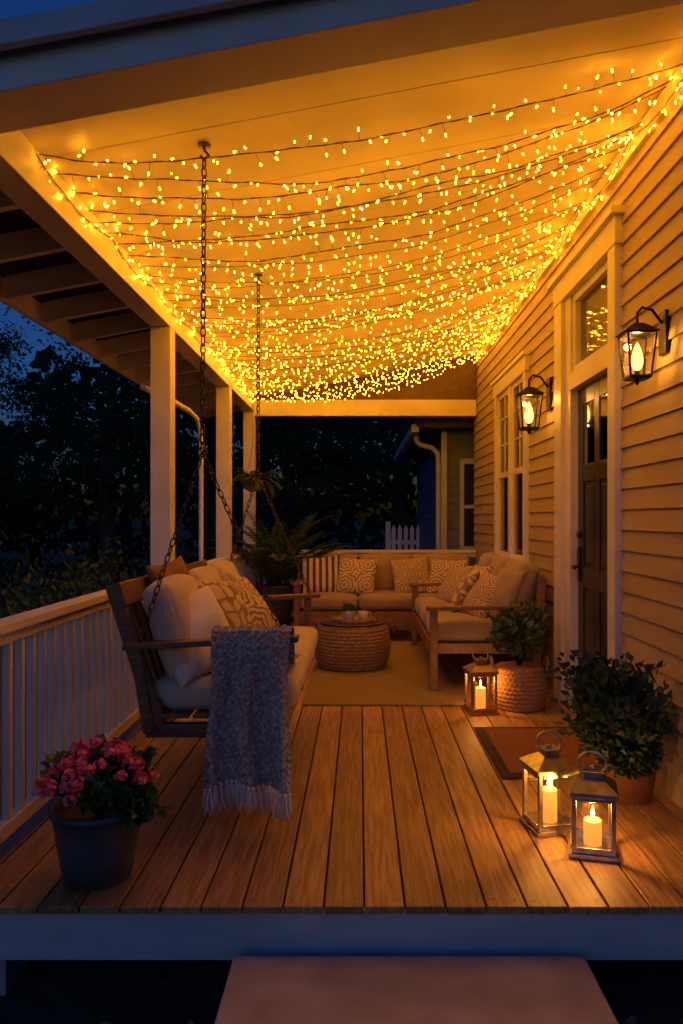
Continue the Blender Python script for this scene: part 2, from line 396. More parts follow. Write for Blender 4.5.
hd.tube([(XW+.036,DY1-.06,1.25),(XW+.015,DY1-.06,1.25)],.026,14)
hd.obj('door_handle',M_brass,house)
# ceiling + roof
YR0=2.605
c=MB()
def slab(x0,x1,y0,y1,o0,o1,m=0,mb=None):
    (mb or c).add([(x0,y0,zc(x0)+o0),(x1,y0,zc(x1)+o0),(x1,y1,zc(x1)+o0),(x0,y1,zc(x0)+o0),(x0,y0,zc(x0)+o1),(x1,y0,zc(x1)+o1),(x1,y1,zc(x1)+o1),(x0,y1,zc(x0)+o1)],[(0,3,2,1),(4,5,6,7),(0,1,5,4),(1,2,6,5),(2,3,7,6),(3,0,4,7)],m)
yy=YR0+.1
while yy<YB+.1:
    y2=min(yy+.61,YB+.12); slab(-1.40,XW-.0,yy,y2-.004,0,.02); yy+=.61
c.obj('ceiling',M_ceil,house,bevel=.003)
c=MB(); slab(-1.36,XW-.045,2.884,2.93,-.03,-.003); c.obj('ceiling_trim',M_white,house,bevel=.006)
c=MB(); slab(-2.15,XW+.1,YR0,YB+.45,.03,.075); c.obj('roof_deck',M_deckdark,house)
c=MB(); slab(-2.18,XW+.2,YR0-.01,YB+.48,.077,.092); c.obj('roof_shingles',M_roof,house)
c=MB(); slab(-1.56,XW+.02,2.63,2.88,-.115,.028); c.obj('front_header',M_white,house,bevel=.004)
c=MB(); slab(-2.2,XW+.25,2.565,2.60,.0,.088); c.obj('rake_fascia',M_fascia,house,bevel=.004)
b=MB(); b.bx(-1.52,-1.37,2.885,YB+.08,2.75,2.915); b.obj('side_beam',M_white,house,bevel=.005)
b=MB(); b.bx(-1.40,-1.372,2.885,YB+.08,2.89,2.932); b.obj('beam_cove',M_white,house,bevel=.004)
b=MB(); b.bx(-1.369,XW-.02,YB-.08,YB+.07,2.69,2.90); b.obj('back_beam',M_white,house,bevel=.005)
b=MB(); b.prism([(-1.36,2.905),(XW-.02,2.905),(XW-.02,zc(XW)-.004),(-1.36,zc(-1.36)-.004)],YB-.02,YB+.03); b.obj('back_gable',M_wood,house)
for k,yy in enumerate((2.80,5.55,8.05,YB-.02)):
    b=MB(); wd=.073
    b.bx(XL-wd,XL+wd,yy-wd,yy+wd,0,2.748)
    b.obj('post_%d'%k,M_white,house,bevel=.006)
c=MB(); yy=2.9
while yy<YB+.4:
    slab(-2.13,-1.525,yy,yy+.045,-.11,.027); yy+=.55
c.obj('rafter_tails',M_white,house,bevel=.003)
c=MB(); slab(-2.185,-2.152,YR0,YB+.45,-.1,.075); c.obj('eave_fascia',M_white,house,bevel=.003)
b=MB(); b.tube([(-1.60,5.6,2.33),(-1.60,6.3,2.36),(-1.60,7.1,2.37),(-1.60,7.45,2.34),(-1.60,7.6,2.25),(-1.60,7.65,2.1),(-1.60,7.65,1.2),(-1.60,7.65,-.3)],.024,10)
b.obj('drain_pipe',M_white,house)
b=MB(); b.bx(XW-.04,XW+.0,2.935,YB-.09,zc(XW)-.12,zc(XW)-.012); b.obj('frieze_board',M_white,house,bevel=.004)

# ------------------------------------------------------------------ railings
def railing(name,p,q):
    r=empty(name,p); p=Vector(p); q=Vector(q); d=(q-p); L=d.length; d.normalize()
    b=MB(); z=Vector((0,0,1))
    b.beam(d*0+z*.93,d*L+z*.93,.10,.04); b.beam(z*.885,d*L+z*.885,.045,.05); b.beam(z*.11,d*L+z*.11,.05,.06)
    n=int(L/.112)
    for i in range(1,n):
        c=d*(L*i/n); b.beam(c+z*.138,c+z*.862,.034,.034,up=d)
    b.obj('rails',M_white,r,bevel=.004)
for a,c2 in ((2.88,5.47),(5.63,7.97),(8.13,YB-.10)):
    railing('porch_railing',(XL,a,0),(XL,c2,0))
railing('porch_railing',(XL+.08,YB,0),(XW-.02,YB,0))

# ------------------------------------------------------------------ string lights
wire=MB(); bulbs=MB()
def bulb(p,d,sz=1.0):
    d=Vector(d).normalized(); a=d.orthogonal().normalized(); b=d.cross(a)
    n=4; vs=[p]
    for r,h in ((.0037,.004),(.0031,.011)):
        for k in range(n):
            t=2*math.pi*k/n; vs.append(p+d*h*sz+(a*math.cos(t)+b*math.sin(t))*r*sz)
    vs.append(p+d*.0165*sz)
    fs=[]
    for k in range(n):
        k2=(k+1)%n
        fs+=[(0,1+k2,1+k),(1+k,1+k2,5+k2,5+k),(5+k,5+k2,9)]
    bulbs.add(vs,fs,0,True)
def strand(A,B,sag,n=40,sp=.07,amp=.045,dbl=True):
    A=Vector(A);B=Vector(B); s1=U(0,50)
    pts=[]; sk=U(-.12,.12)
    for i in range(n+1):
        t=i/n; p=A.lerp(B,t); t2=t+sk*t*(1-t)*2; p.z-=sag*4*t2*(1-t2)
        p+=Vector((0,.05*noise.noise(Vector((t*4,s1,0)))*math.sin(math.pi*t)*2,.014*noise.noise(Vector((t*9,s1,5)))))
        pts.append(p)
    wire.tube(pts,.0024,3)
    if dbl: wire.tube([p+Vector((0,.005*math.cos(i*2.2),.005*math.sin(i*2.2))) for i,p in enumerate(pts)],.0018,3)
    L=(B-A).length; k=int(L/sp)
    for i in range(k):
        t=(i+U(.05,.95))/k; f=t*n; j=min(int(f),n-1); p=pts[j].lerp(pts[j+1],f-j)
        dz=U(-1,1); off=Vector((U(-.02,.02),U(-.03,.03),(-abs(dz) if random.random()<.62 else abs(dz))*amp))
        q=p+off
        q.z=min(q.z,zc(q.x)-.03)
        wire.add([p,p+Vector((.0018,0,0)),q+Vector((.0018,0,0)),q],[(0,1,2,3)])
        bulb(q,off+Vector((U(-.012,.012),U(-.012,.012),-.003)),U(.9,1.25))
ys=[3.22]
while ys[-1]<9.6: ys.append(ys[-1]+U(.14,.22))
for i,yy in enumerate(ys):
    sag=U(.12,.24)+.06*(yy-3.2)/6.4
    if i<1: sag=.16
    strand((-1.36,yy,zc(-1.36)-.03),(XW-.05,min(9.8,yy+U(-.05,.25)),zc(XW)-.04),sag,sp=.053,amp=.042,dbl=i<8)
for k in range(7):
    a=3.2+k*.95
    strand((-1.362,a,2.90),(-1.362,a+.95,2.90),.05,14,.07,.03)
    strand((XW-.055,a,zc(XW)-.05),(XW-.055,a+.95,zc(XW)-.05),.07,14,.06,.04)
SL=empty('string_lights')
wire.obj('wire',M_wire,SL); bulbs.obj('bulbs',M_bulb,SL)

# ------------------------------------------------------------------ wall sconces
def sconce(y,z=2.22,s=1):
    e=empty('wall_sconce',(XW-.012,y,z)); e.scale=(s,s,s); b=MB()
    b.bx(-.02,0,-.055,.055,.0,.26)
    b.tube([(-.02,0,.19),(-.08,0,.27),(-.14,0,.285),(-.17,0,.25),(-.17,0,.19)],.009,8)
    cx=-.17; h=.085; 
    T=[(cx+i*h,j*h,.12) for i,j in((-1,-1),(1,-1),(1,1),(-1,1))]; Bm=[(cx+i*h*.72,j*h*.72,-.14) for i,j in((-1,-1),(1,-1),(1,1),(-1,1))]
    for i in range(4):
        b.beam(T[i],Bm[i],.012,.012); b.beam(T[i],T[(i+1)%4],.014,.014); b.beam(Bm[i],Bm[(i+1)%4],.014,.014)
    b.add([(cx-.105,-.105,.125),(cx+.105,-.105,.125),(cx+.105,.105,.125),(cx-.105,.105,.125),(cx-.03,-.03,.185),(cx+.03,-.03,.185),(cx+.03,.03,.185),(cx-.03,.03,.185)],[(3,2,1,0),(4,5,6,7),(0,1,5,4),(1,2,6,5),(2,3,7,6),(3,0,4,7)])
    b.bx(cx-.06,cx+.06,-.06,.06,-.155,-.141); b.lathe([(.0,-.19),(.012,-.175),(.02,-.156)],10,c=(cx,0,0))
    b.obj('frame',M_iron,e,bevel=.002)
    gl=MB()
    for i in range(4):
        j=(i+1)%4; gl.add([T[i],T[j],Bm[j],Bm[i]],[(0,1,2,3)])
    gl.obj('glass',M_glass,e)
    l=MB(); l.lathe([(.0,-.1),(.022,-.09),(.034,-.06),(.034,-.02),(.022,.03),(.008,.06),(0,.075)],12,c=(cx,0,0)); l.obj('lamp',M_lamp,e)
    c=MB(); c.lathe([(.016,-.14),(.016,-.1)],10,c=(cx,0,0)); c.obj('socket',M_iron,e)
    plight('lamp_light',(cx,0,.095),3.4,.02,e); plight('lamp_light',(cx,0,-.12),2.4,.02,e)
sconce(6.06,2.22,1.0); sconce(3.78,2.18,.82)

# ------------------------------------------------------------------ lanterns
def flame(b,c,s=1):
    b.lathe([(.0,0),(.005*s,.006*s),(.0065*s,.014*s),(.004*s,.026*s),(.0005,.04*s)],8,c=c)
def lantern(loc,rz,w=.19,h=.30,mat=M_steel,e_=3.0,ch=.12,tilt=0):
    e=empty('candle_lantern',loc,rz); b=MB(); a=w/2
    b.bx(-a-.012,a+.012,-a-.012,a+.012,.0,.018); b.bx(-a,a,-a,a,.018,.03)
    for i in(-1,1):
        for j in(-1,1): b.bx(i*a-.009*(1+i),i*a+.009*(1-i),j*a-.009*(1+j),j*a+.009*(1-j),.03,h-.02)
    b.bx(-a-.008,a+.008,-a-.008,a+.008,h-.02,h)
    for sx in (-1,1):
        b.bx(-a+.018,a-.018,sx*a-.004,sx*a+.004,.03,.045); b.bx(sx*a-.004,sx*a+.004,-a+.018,a-.018,.03,.045)
        b.bx(-a+.018,a-.018,sx*a-.004,sx*a+.004,h-.036,h-.02); b.bx(sx*a-.004,sx*a+.004,-a+.018,a-.018,h-.036,h-.02)
    q=a+.012; k=.035
    b.add([(-q,-q,h),(q,-q,h),(q,q,h),(-q,q,h),(-k,-k,h+.045),(k,-k,h+.045),(k,k,h+.045),(-k,k,h+.045)],[(4,5,6,7),(0,1,5,4),(1,2,6,5),(2,3,7,6),(3,0,4,7)])
    b.bx(-k,k,-k,k,h+.045,h+.064); b.bx(-k-.01,k+.01,-k-.01,k+.01,h+.064,h+.072)
    b.lathe([(.012,h+.072),(.01,h+.084),(.0,h+.088)],10)
    b.obj('frame',mat,e,bevel=.002)
    r=MB(); pts=[]
    for t in range(20):
        th=2*math.pi*t/20; pts.append((.055*math.cos(th),0.03*math.sin(th),h+.096+.035*math.sin(th)))
    r.tube(pts,.0055,8,closed=True); r.obj('ring_handle',mat,e)
    g_=MB()
    for sx in(-1,1):
        g_.bx(-a+.018,a-.018,sx*(a-.008)-.0012,sx*(a-.008)+.0012,.045,h-.036); g_.bx(sx*(a-.008)-.0012,sx*(a-.008)+.0012,-a+.02,a-.02,.045,h-.036)
    g_.obj('glass',M_glass,e)
    c=MB(); rr=.036
    c.lathe([(rr,.03),(rr,.03+ch-.004),(rr-.003,.03+ch),(rr-.012,.03+ch-.006),(.004,.03+ch-.01)],20); c.obj('candle',M_wax,e)
    wk=MB(); wk.tube([(0,0,.03+ch-.01),(0,0,.03+ch+.008)],.0015,5); wk.obj('wick',M_iron,e)
    f=MB(); flame(f,(0,0,.03+ch+.004),1.3); f.obj('flame',M_flame,e)
    plight('candle_light',(0,0,.03+ch+.055),e_,.016,e,col=(1,.39,.06))
lantern((.835,3.36,0),R(12),.175,.28,ch=.14,e_=4.4)
lantern((.955,3.12,0),R(-14),.17,.265,ch=.10,e_=4.4)
lantern((.85,5.36,0),R(8),.185,.30,mat=M_copper,e_=3.6,ch=.14)

# ------------------------------------------------------------------ rug, mat
rg=MB(); rg.bx(-.42,.78,5.52,8.3,.002,.014); rg.obj('rug',M_rug,bevel=.004)
e=empty('door_mat',(1.09,4.45,0))
b=MB(); b.bx(-.35,.35,-.48,.48,.002,.012); b.obj('border',M_matb,e,bevel=.003)
b=MB(); b.bx(-.295,.295,-.42,.42,.0125,.018); b.obj('coir',M_mat,e,bevel=.002)

# ------------------------------------------------------------------ porch swing
SW=empty('porch_swing',(-.7,4.3,.45)); Y0,Y1=3.36,5.22
b=MB()
for xx in (-.90,-.62,-.35): b.beam((xx,Y0,.44),(xx,Y1,.44),.045,.075)
for yy in (Y0+.02,(Y0+Y1)/2,Y1-.02): b.beam((-.95,yy,.425),(-.32,yy,.425),.05,.06)
for k in range(7):
    xx=-.88+k*.087; b.bx(xx-.035,xx+.035,Y0,Y1,.479,.497)
def bk(t): return (-.90-.20*t, .45+.62*t)
for yy in (Y0+.02,Y0+.62,Y1-.62,Y1-.02):
    p,q=bk(-.02),bk(1.0); b.beam((p[0],yy,p[1]),(q[0],yy,q[1]),.06,.05,up=(0,1,0))
for t,h in ((.12,.07),(.93,.11)):
    p=bk(t); b.beam((p[0]+.032,Y0-.01,p[1]),(p[0]+.032,Y1+.01,p[1]),.022,h,up=(-.3,0,1))
n=19
for k in range(1,n):
    yy=Y0+.02+(Y1-Y0-.04)*k/n; p,q=bk(.12),bk(.93); b.beam((p[0],yy,p[1]),(q[0],yy,q[1]),.05,.018,up=(1,0,.3))
for yy in (Y0,Y1):
    b.beam((-1.04,yy,.80),(-.27,yy,.835),.085,.028)
    b.beam((-.36,yy,.42),(-.36,yy,.815),.05,.05,up=(0,1,0))
    b.beam((-.93,yy,.42),(-.99,yy,.80),.05,.045,up=(0,1,0))
b.obj('frame',M_wood,SW,bevel=.006,world=True)
def chain(b,p,q,pitch=.036,w=.0105,r=.0034):
    p=Vector(p);q=Vector(q); d=(q-p); L=d.length; d.normalize(); n=max(2,int(L/pitch)); s=L/n
    a=d.orthogonal().normalized(); c=d.cross(a)
    for i in range(n):
        m=p+d*s*(i+.5); u=a if i%2 else c; hl=s*.5+r
        pts=[]
        for k in range(10):
            t=2*math.pi*k/10; pts.append(m+d*(math.sin(t)*hl*1.1)+u*(math.cos(t)*w))
        b.tube(pts,r,4,closed=True)
ch=MB()
for yh,ya in ((3.44,Y0),(5.28,Y1)):
    J=(-.705,(yh+ya)/2,1.66)
    chain(ch,(-.705,yh,zc(-.705)-.07),J,.040,.012,.004)
    chain(ch,J,(-.97,ya-.01,.82)); chain(ch,J,(-.34,ya-.01,.85))
    chain(ch,(-.97,ya-.01,.82),(-.93,ya-.01,.44)) ; 
    ch.tube([(J[0]+.02*math.cos(t),J[1],J[2]+.02*math.sin(t)) for t in [k*math.pi/6 for k in range(12)]],.004,6,closed=True)
    hx=-.705; hz=zc(hx)
    ch.tube([(hx,yh,hz),(hx,yh,hz-.03),(hx+.02,yh,hz-.05),(hx,yh,hz-.075),(hx-.017,yh,hz-.055)],.007,7)
    ch.lathe([(.03,-.008),(.03,0)],12,c=(hx,yh,hz-.005))
ch.obj('chains',M_chain,SW,world=True)
cushion('seat_cushion',.66,Y1-Y0-.1,.14,(.085,-.01,.115),(0,0,0),M_cream,SW,r=.05,puff=.015)
for k in range(3):
    cushion('back_cushion_%d'%k,.56,.46,.15,(-.16,-.62+.62*k,.40),(R(72),0,R(90)),M_cream,SW,r=.06,puff=.03)
P1=patmat('pillow_medallion',(.60,.50,.34),(.30,.17,.06),'medallion')
P2=patmat('pillow_lattice',(.30,.19,.09),(.58,.47,.32),'lattice')
P3=patmat('pillow_stripe',(.58,.49,.34),(.10,.06,.035),'stripe')
P4=patmat('pillow_medallion_small',(.56,.46,.30),(.26,.13,.05),'medallion',1.5)
def swp(x,y,z,w,mat,lean=65,rz=90,t=.17,spin=0): pillow('throw_pillow',w,w,t,(x,y,z),(R(lean),0,R(rz)),mat,spin=R(spin))
swp(-.78,3.60,.82,.44,M_whitecloth,60,55,.2,6)
swp(-.94,3.92,.94,.44,M_brown,72,80,.15,4)
swp(-.72,4.02,.85,.45,P2,58,70,.17,-8)
swp(-.64,4.40,.82,.43,P1,55,72,.16,5)
swp(-.78,4.95,.85,.42,M_cream,62,100,.17,0)

# throw blanket with knit relief and fringe
TB=empty('throw_blanket',(-.5,3.3,.85))
path=[(3.86,.655),(3.62,.66),(3.47,.69),(3.42,.80),(3.395,.862),(3.36,.872),(3.325,.862),(3.305,.82),(3.295,.70),(3.29,.5),(3.285,.34),(3.28,.22)]
cum=[0]
for i in range(1,len(path)): cum.append(cum[-1]+math.dist(path[i],path[i-1]))
NS=300; NX=150; Lx0,Lx1=-.640,-.305
def pp(s):
    for i in range(1,len(path)):
        if s<=cum[i] or i==len(path)-1:
            f=(s-cum[i-1])/(cum[i]-cum[i-1]); a,c=path[i-1],path[i]
            return a[0]+(c[0]-a[0])*f,a[1]+(c[1]-a[1])*f,(c[0]-a[0],c[1]-a[1])
b=MB(); vs=[]
def bl(i,j):
    s=cum[-1]*j/NS; u=i/NX; y,z,dv=pp(s); dl=math.hypot(*dv); ny,nz=dv[1]/dl,-dv[0]/dl
    hang=max(0,(s-cum[6])/(cum[-1]-cum[6]))
    x=Lx0+(Lx1-Lx0)*u + .010*math.sin(s*9+u*3) + (u-.5)*.02*hang - .004*hang
    fold=.036*math.sin(u*15+1.5*math.sin(s*2.2))*(.25+.9*hang)+.012*noise.noise(Vector((u*9,s*5,2)))
    col=(x-Lx0)/.036; fr=col-math.floor(col)
    ph=s/.027+abs(fr-.5)*1.5
    kn=.013*abs(math.sin(math.pi*ph))*(.2+.8*math.sin(math.pi*fr)) 
    off=kn+ (fold+.03 if hang>0 else fold*.3+.01)
    y2=y+ny*off; z2=z+nz*off
    if hang>0: z2+= .02*math.sin(u*5)*hang
    return (x,y2,z2)
for j in range(NS+1):
    for i in range(NX+1): vs.append(bl(i,j))
fs=[(j*(NX+1)+i,j*(NX+1)+i+1,(j+1)*(NX+1)+i+1,(j+1)*(NX+1)+i) for j in range(NS) for i in range(NX)]
b.add(vs,fs,0,True)
ob=b.obj('knit',M_knit,TB,world=True)
b=MB()
for k in range(19):
    i=int((k+.5)/19*NX); p=Vector(bl(i,NS))
    b.lathe([(.004,.0),(.0115,-.008),(.004,-.018)],6,c=tuple(p))
    for q in range(9):
        a=U(-.014,.014); c2=U(-.010,.010); L=U(.09,.125)
        b.tube([p+Vector((0,0,-.008)),p+Vector((a*.7,c2*.6,-.03)),p+Vector((a,c2,-L*.6)),p+Vector((a*1.3+U(-.008,.008),c2*1.2,-L))],[.0034,.003,.0026,.0016],4)
b.obj('fringe',M_fringe,TB,world=True)

# ------------------------------------------------------------------ sofas
S1=empty('outdoor_sofa',(.35,8.85,0))
b=MB(); X0,X1,YA,YC=-.70,1.30,8.38,9.28
for xx in (X0,X1):
    for yy in (YA+.03,YC-.03): b.bx(xx-.03,xx+.03,yy-.03,yy+.03,.0,.62 if yy<9 else .82)
    b.bx(xx-.045,xx+.045,YA-.02,YC,.62,.65)
    b.bx(xx-.02,xx+.02,YA+.06,YC-.06,.28,.34)
b.bx(X0+.03,X1-.03,YA,YA+.045,.20,.33); b.bx(X0+.03,X1-.03,YC-.06,YC-.02,.20,.33)
for k in range(9): b.bx(X0+.02,X1-.02,YA+.07+k*.09,YA+.12+k*.09,.30,.325)
b.bx(X0+.03,X1-.03,YC-.05,YC-.02,.76,.83)
for k in range(18): b.bx(X0+.1+k*.108,X0+.13+k*.108,YC-.045,YC-.025,.33,.76)
b.obj('frame',M_teak,S1,bevel=.005,world=True)
for k in range(3):
    cx=-.37+k*.665-.35
    cushion('seat_cushion_%d'%k,.65,.80,.16,(cx+.02,-.03,.42),(0,0,0),M_tan,S1,r=.05)
    cushion('back_cushion_%d'%k,.64,.46,.17,(cx+.02,.27,.70),(R(76),0,0),M_tan,S1,r=.06,puff=.03)
S2=empty('outdoor_sofa',(1.0,7.0,0))
b=MB(); XA,XC,YA,YC=.58,1.40,5.98,8.10
for yy in (YA,YC):
    b.bx(XA-.03,XA+.03,yy-.03,yy+.03,.015,.64); 
    b.beam((XC-.03,yy,.0),(XC+.03,yy,.90),.06,.06,up=(0,1,0))
    b.beam((XA-.06,yy,.655),(XC+.04,yy,.665),.095,.03)
    b.bx(XA+.03,XC-.03,yy-.018,yy+.018,.30,.38)
b.bx(XA-.02,XA+.025,YA+.03,YC-.03,.26,.37); b.bx(XC-.04,XC,YA+.03,YC-.03,.26,.37)
b.beam((XC+.03,YA,.88),(XC+.03,YC,.88),.03,.08)
for k in range(19): b.beam((XC-.01,YA+.1+k*.11,.36),(XC+.03,YA+.1+k*.11,.86),.03,.02,up=(0,1,0))
for k in range(8): b.bx(XA+.04+k*.095,XA+.09+k*.095,YA+.02,YC-.02,.34,.365)
b.obj('frame',M_teak,S2,bevel=.005,world=True)
for k in range(3):
    cy=-.66+k*.69
    cushion('seat_cushion_%d'%k,.78,.68,.16,(-.03,cy+.02,.455),(0,0,0),M_tan,S2,r=.05)
    cushion('back_cushion_%d'%k,.66,.48,.17,(.30,cy+.02,.76),(R(74),0,R(-90)),M_tan,S2,r=.06,puff=.035)
def sp(x,y,z,w,mat,lean,rz,spin=0,t=.16): pillow('throw_pillow',w,w,t,(x,y,z),(R(lean),0,R(rz)),mat,spin=R(spin))
sp(-.46,8.84,.70,.48,P3,66,4,4); sp(-.04,8.80,.69,.48,P1,62,-6,-5); sp(.60,8.82,.69,.48,P4,62,4,6); sp(1.00,8.70,.69,.46,P1,62,-20,0)
sp(1.04,6.40,.71,.44,P4,58,-70,-8); sp(.94,6.82,.70,.44,P2,56,-100,8); sp(1.08,7.22,.72,.46,P1,60,-80,3); sp(.94,7.6,.69,.44,P4,60,-66,8)
sp(1.17,6.2,.74,.46,M_tan,66,-76,0)

# ------------------------------------------------------------------ wicker ottoman + tray
OT=empty('wicker_ottoman',(-.07,6.95,.014))
prof=[]; H=.40; NR=13
for i in range(NR*6+1):
    z=H*i/(NR*6); u=z/H; base=.285+.055*math.sin(math.pi*min(1,max(0,u)))**.8
    if u>.94: base-=.05*((u-.94)/.06)**2
    prof.append((base+.010*abs(math.sin(math.pi*i/6)),z))
def fn(r,z,t,i):
    ring=i//6; return r+.007*math.sin(44*t+(math.pi if ring%2 else 0))*abs(math.sin(math.pi*i/6))
b=MB(); b.lathe(prof,176,fn=fn)
rr=.30; tp=[]
while rr>0.004:
    tp.append((rr,H+.006*abs(math.sin(rr*110)))); rr-=.006
b.lathe(tp,60)
b.obj('woven_body',M_wick,OT)
TR=empty('serving_tray',(-.06,6.92,.424))
b=MB(); b.lathe([(.02,.0),(.19,.0),(.195,.006),(.198,.035),(.19,.035),(.186,.012),(.01,.01)],40); b.obj('tray',M_teak,TR)
MP=empty('potted_herb',(-.10,6.92,.436))
b=MB(); b.lathe([(.035,0),(.045,.005),(.055,.08),(.058,.085),(.05,.085),(.045,.07),(.005,.068)],24); b.obj('pot',M_whitecloth,MP)
b=MB()
for i in range(90):
    a=U(0,6.28); t=U(.1,1.3); b.leaf((.02*math.cos(a),.02*math.sin(a),.07+U(0,.05)),(math.cos(a)*math.sin(t),math.sin(a)*math.sin(t),math.cos(t)),U(.04,.08),.018)
b.obj('leaves',M_leaf,MP)
CU=empty('coffee_cup',(.03,6.85,.436))
b=MB(); b.lathe([(.03,0),(.04,.01),(.045,.09),(.041,.09),(.035,.012),(.003,.01)],20); b.tube([(.042,0,.078),(.066,0,.072),(.07,0,.045),(.04,0,.03)],.005,6); b.obj('cup',M_cream,CU)

# ------------------------------------------------------------------ plants
def shrub(b,c,rx,ry,rz,n,L,w,m=0,stems=10,base=None,ms=1):
    c=Vector(c); base=Vector(base) if base else c-Vector((0,0,rz))
    tips=[]
    for i in range(stems):
        a=U(0,6.28); q=U(.3,.85); t=c+Vector((rx*q*math.cos(a),ry*q*math.sin(a),rz*U(-.3,.85)))
        mid=base.lerp(t,.5)+Vector((U(-.03,.03),U(-.03,.03),.03)); b.tube([base,mid,t],[.006,.004,.002],5,ms); tips.append((mid,t))
    for i in range(n):
        a,tp=random.choice(tips); f=U(.1,1.15); p=a.lerp(tp,f)+Vector((U(-1,1)*rx,U(-1,1)*ry,U(-1,1)*rz))*.28
        d=(p-base).normalized()+Vector((U(-.9,.9),U(-.9,.9),U(-.5,.7))); s=U(.6,1.2)
        b.leaf(p,d,L*s,w*s,m,droop=.15)
BP=empty('basket_planter',(1.15,5.50,0))
prof=[]
for i in range(10*5+1):
    z=.30*i/50; prof.append((.16+.035*math.sin(math.pi*min(1,z/.34+.1))+.007*abs(math.sin(math.pi*i/5)),z))
b=MB(); b.lathe(prof,120,fn=lambda r,z,t,i: r+.005*math.sin(36*t+(math.pi if (i//5)%2 else 0))*abs(math.sin(math.pi*i/5)))
for s in(-1,1): b.tube([(s*.18,-.06,.26),(s*.2,-.05,.33),(s*.2,0,.36),(s*.2,.05,.33),(s*.18,.06,.26)],.011,8)
b.obj('basket',M_bask,BP)
b=MB(); b.lathe([(.01,.285),(.17,.285)],20,cap=False); b.obj('soil',M_soil,BP)
b=MB(); shrub(b,(0,0,.49),.26,.22,.22,760,.085,.045,0,18,(0,0,.28)); b.obj('foliage',[M_leaf,M_bark],BP)
PS=empty('potted_shrub',(1.31,3.72,0))
b=MB(); b.lathe([(.09,0),(.11,.005),(.14,.17),(.155,.17),(.16,.205),(.148,.205),(.14,.18),(.01,.17)],32); b.obj('pot',M_terra,PS)
b=MB(); shrub(b,(-.06,-.02,.40),.28,.28,.25,2200,.062,.036,0,34,(0,0,.19)); shrub(b,(-.08,-.13,.22),.20,.12,.12,800,.06,.035,0,16,(0,0,.2)); b.obj('foliage',[M_leafd,M_bark],PS)
GP=empty('geranium_pot',(-1.0,2.90,0))
b=MB(); b.lathe([(.115,0),(.125,.004),(.15,.15),(.165,.25),(.175,.255),(.175,.275),(.16,.275),(.15,.24),(.01,.23)],40); b.obj('pot',M_pot,GP)
b=MB(); shrub(b,(0.0,0,.36),.20,.18,.10,620,.055,.05,0,22,(0,0,.23)); shrub(b,(.17,-.06,.28),.09,.1,.09,240,.05,.045,0,8,(.05,-.02,.24)); b.obj('foliage',[M_leaf,M_leaf],GP)
b=MB()
for k in range(52):
    a=U(0,6.28); q=U(0,1)**.5; c=Vector((.21*q*math.cos(a),.19*q*math.sin(a),.49-.13*q*q+U(-.03,.02)))
    b.tube([(c.x*.5,c.y*.5,.32),tuple(c)],.002,4,1)
    for i in range(24):
        d=Vector((U(-1,1),U(-1,1),U(-.4,1))).normalized(); p=c+d*U(.012,.028)
        o=d.orthogonal().normalized(); o2=d.cross(o); ph=U(0,6)
        for t in range(5):
            th=ph+t*1.257; v=o*math.cos(th)+o2*math.sin(th); w2=o*-math.sin(th)+o2*math.cos(th)
            b.add([p,p+v*.007+w2*.0045+d*.002,p+v*.011+d*.003,p+v*.007-w2*.0045+d*.002],[(0,1,2,3)],0)
b.obj('flowers',[M_pink,M_leaf],GP)
def frond(b,base,dirv,L,arch,lw=.16,n=26,m=0):
    base=Vector(base); d=Vector(dirv).normalized(); hz=Vector((d.x,d.y,0)); 
    if hz.length<.05: hz=Vector((1,0,0))
    hz.normalize(); pts=[]; p=base.copy(); ang=math.atan2(d.z,math.hypot(d.x,d.y))
    for i in range(n+1):
        pts.append(p.copy()); a=ang-arch*(i/n)**1.3; p=p+(hz*math.cos(a)+Vector((0,0,math.sin(a))))*L/n
    b.tube(pts,[.004*(1-i/(n+1))+.001 for i in range(n+1)],4,m)
    side=hz.cross(Vector((0,0,1)))
    for i in range(3,n+1):
        f=i/n; w=lw*math.sin(math.pi*min(1,f*.9+.08))**.7
        for s in (-1,1):
            dd=(pts[i]-pts[i-1]).normalized()*.7+side*s
            b.leaf(pts[i],dd,w*U(.85,1.1),.014+w*.06,m,droop=.25,up=Vector((0,0,1)))
PP=empty('palm_plant',(-1.0,9.3,0))
b=MB(); b.lathe([(.13,0),(.15,.01),(.19,.52),(.2,.55),(.18,.55),(.17,.5),(.01,.49)],30); b.obj('pot',M_pot,PP)
b=MB()
for k in range(36):
    a=U(0,6.28); el=U(.8,1.5); frond(b,(.03*math.cos(a),.03*math.sin(a),.50),(math.cos(a)*math.cos(el),math.sin(a)*math.cos(el),math.sin(el)),U(.85,1.3),U(.9,1.6),.17)
b.obj('fronds',M_palm,PP)
HF=empty('hanging_fern',(-1.27,9.0,1.80))
b=MB(); b.lathe([(.05,-.12),(.11,-.08),(.14,0),(.145,.01),(.13,.01),(.01,0)],24); b.obj('basket',M_bask,HF)
b=MB()
for k in range(3):
    a=k*2.094; b.tube([(.14*math.cos(a),.14*math.sin(a),0),(0,0,.45)],.002,4)
b.tube([(0,0,.45),(0,0,.99)],.002,4); b.obj('hanger',M_iron,HF)
b=MB()
for k in range(54):
    a=U(0,6.28); el=U(-.1,1.3); frond(b,(.05*math.cos(a),.05*math.sin(a),.0),(math.cos(a)*math.cos(el),math.sin(a)*math.cos(el),math.sin(el)),U(.2,.36),U(1.2,2.2),.06,14)
b.obj('fronds',M_leaf,HF)

